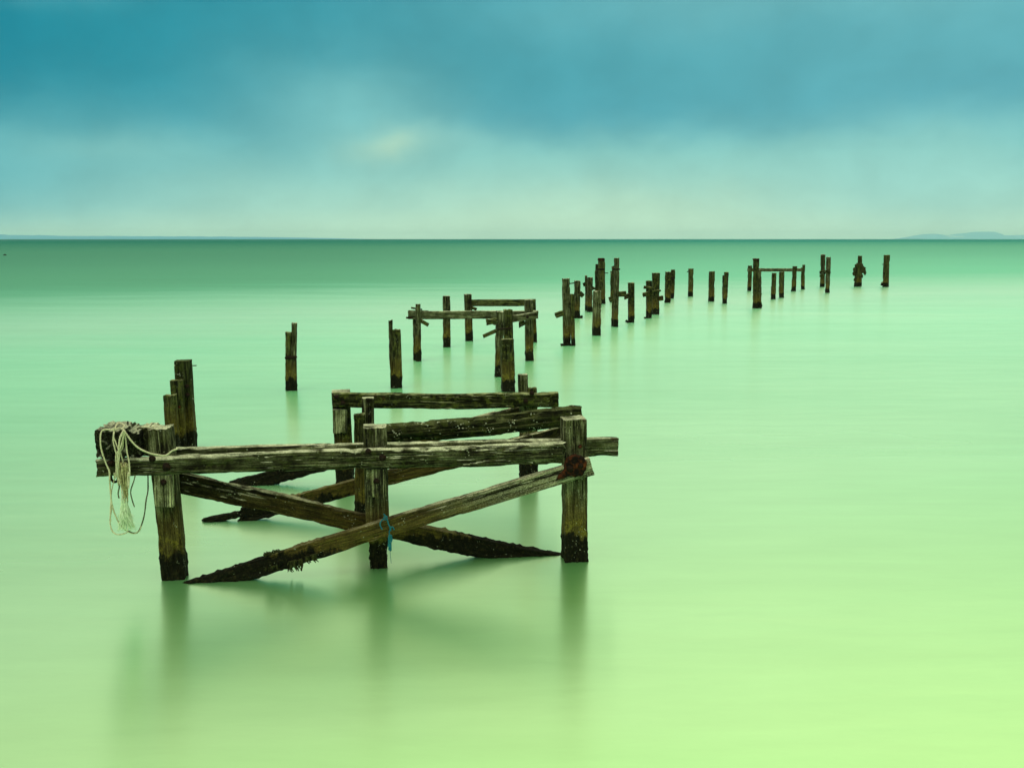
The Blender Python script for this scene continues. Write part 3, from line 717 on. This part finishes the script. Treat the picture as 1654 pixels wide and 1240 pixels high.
# lumpy pile
L9 = pile([(1385.5, 1388.5, 413, 462, RUST if False else MOSSY, 1386), (1388.5, 1392.3, 413.5, 462, MOSSY, 1390), (1382, 1391.5, 427, 463, MOSSY, 1386.5)], 'split-topped pile swollen with dark lumps, second from the right', ())
def lump(root, px, py, rx, ry, seed, Y):
    o = at(px, py, Y); V = []; F = []; nu, nv = 14, 9; s = mpp(o)
    for j in range(nv + 1):
        for i in range(nu):
            th = math.pi * j / nv; ph = 2 * math.pi * i / nu
            d_ = Vector((math.sin(th) * math.cos(ph), math.sin(th) * math.sin(ph), math.cos(th)))
            k = 1 + .55 * noise.noise(d_ * 2.1 + Vector((seed, 0, 0)))
            V.append((d_.x * rx * s * k, d_.y * rx * s * k * .7, d_.z * ry * s * k))
    for j in range(nv):
        for i in range(nu): F.append((j*nu+i, (j+1)*nu+i, (j+1)*nu+(i+1) % nu, j*nu+(i+1) % nu))
    link('weed_lump', V, F, WEED, root, Matrix.Translation(o), smooth=False)
ly = water(1386, 463).y
for (a, b_, c_, d_) in ((1394, 436, 4.2, 6), (1397, 441, 2.2, 3.5), (1380.5, 436, 2.6, 4), (1379.5, 442, 2.6, 3.5), (1385, 429, 4, 4), (1391, 430, 3.5, 4), (1381.5, 452, 2.4, 3), (1391.5, 446, 2.6, 3), (1384, 447, 3, 4)):
    lump(L9, a, b_, c_, d_, a * .37, ly + .1)
pile([(1427.4, 1435.6, 412, 463.5, MOSSY, 1431.5)], 'rightmost and last pile with a low dark foot on its left', [(1423.5, 457.5, 1429, 460, 6, -.05, DARKW), (1424.5, 427, 1428, 427, 1.2, 0, IRON, 'nail'), (1426.5, 441, 1429, 441, 4, -.05, DARKW)])

# ------------------------------------------------------------------ small float far out on the left
def buoy():
    o = water(8, 412.5); V = []; F = []; K = 16
    prof = [(.05, -.3), (.34, -.18), (.42, 0), (.36, .14), (.18, .22), (.06, .26), (.05, .40), (.01, .42)]
    for r_, z_ in prof:
        for k in range(K): an = 2 * math.pi * k / K; V.append((r_ * math.cos(an), r_ * math.sin(an), z_))
    for i in range(len(prof) - 1):
        for k in range(K): F.append((i*K+k, i*K+(k+1) % K, (i+1)*K+(k+1) % K, (i+1)*K+k))
    F.append(tuple((len(prof)-1)*K+k for k in range(K)))
    tag(link('buoy', V, F, IRON, None, Matrix.Translation(o)), 'tiny dark float far out on the water at the left edge', 'buoy')
buoy()

# ------------------------------------------------------------------ distant land
def land(name, prof, Y, depth, mat, seed):
    """ridge whose skyline is prof [(px, rows above the horizon)], Y metres away"""
    V = []; F = []; xs = []
    x0, x1 = prof[0][0], prof[-1][0]; n = int((x1 - x0) / 3) + 1
    rows = 7
    for i in range(n + 1):
        px = x0 + (x1 - x0) * i / n
        for (a, ha), (b, hb) in zip(prof, prof[1:]):
            if a <= px <= b: hh = ha + (hb - ha) * (px - a) / (b - a)
        hh *= 1 + .10 * noise.noise(Vector((px * .05, seed, 0)))
        hgt = hh * Y / FPX
        X = (px - CX) / FPX * Y / math.cos(PITCH)
        for j in range(rows):
            t = j / (rows - 1); s = math.sin(math.pi * t) ** .6
            w = 1 + .25 * noise.noise(Vector((px * .06, t * 4, seed)))
            V.append((X, Y + depth * (t - .5), max(0, hgt * s * (w if 0 < j < rows - 1 and j != rows // 2 else 1)) - (3 if j in (0, rows - 1) else 0)))
    for i in range(n):
        for j in range(rows - 1):
            a = i * rows + j; F.append((a, a + rows, a + rows + 1, a + 1))
    return tag(link(name, V, F, mat), kind='structure')
def land_mat(name, down, chalk, cmin):
    m, N, b = new_mat(name)
    ge = N.n('ShaderNodeNewGeometry')
    n = N.noise(N.map(ge.outputs['Position'], (.0016, .0016, .004)), 1, 4, .6)
    N.put(b.inputs['Base Color'], N.mix(N.smooth(n, cmin, cmin + .06), down, chalk)); b.inputs['Roughness'].default_value = 1
    return m
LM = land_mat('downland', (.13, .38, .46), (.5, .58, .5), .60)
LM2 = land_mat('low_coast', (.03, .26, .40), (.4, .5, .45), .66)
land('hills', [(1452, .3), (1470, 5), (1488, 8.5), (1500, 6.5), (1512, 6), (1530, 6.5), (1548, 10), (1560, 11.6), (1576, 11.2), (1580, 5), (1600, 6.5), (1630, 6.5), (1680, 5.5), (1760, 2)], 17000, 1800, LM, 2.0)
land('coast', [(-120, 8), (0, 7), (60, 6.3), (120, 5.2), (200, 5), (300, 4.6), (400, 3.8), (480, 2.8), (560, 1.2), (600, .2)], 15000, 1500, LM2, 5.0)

# ------------------------------------------------------------------ sea air
def haze():
    m = bpy.data.materials.new('sea_haze'); m.use_nodes = True; t = m.node_tree; t.nodes.clear()
    o = t.nodes.new('ShaderNodeOutputMaterial'); v = t.nodes.new('ShaderNodeVolumePrincipled')
    v.inputs['Color'].default_value = (.66, 1.0, 1.0, 1); v.inputs['Density'].default_value = 3.6e-5
    t.links.new(v.outputs[0], o.inputs['Volume'])
    x, y0, y1, z0, z1 = 17000, -60, 23000, -5, 152
    V = [(-x, y0, z0), (x, y0, z0), (x, y1, z0), (-x, y1, z0), (-x, y0, z1), (x, y0, z1), (x, y1, z1), (-x, y1, z1)]
    F = [(3, 2, 1, 0), (4, 5, 6, 7), (0, 1, 5, 4), (1, 2, 6, 5), (2, 3, 7, 6), (3, 0, 4, 7)]
    tag(link('haze', V, F, m, smooth=False), kind='stuff')
haze()
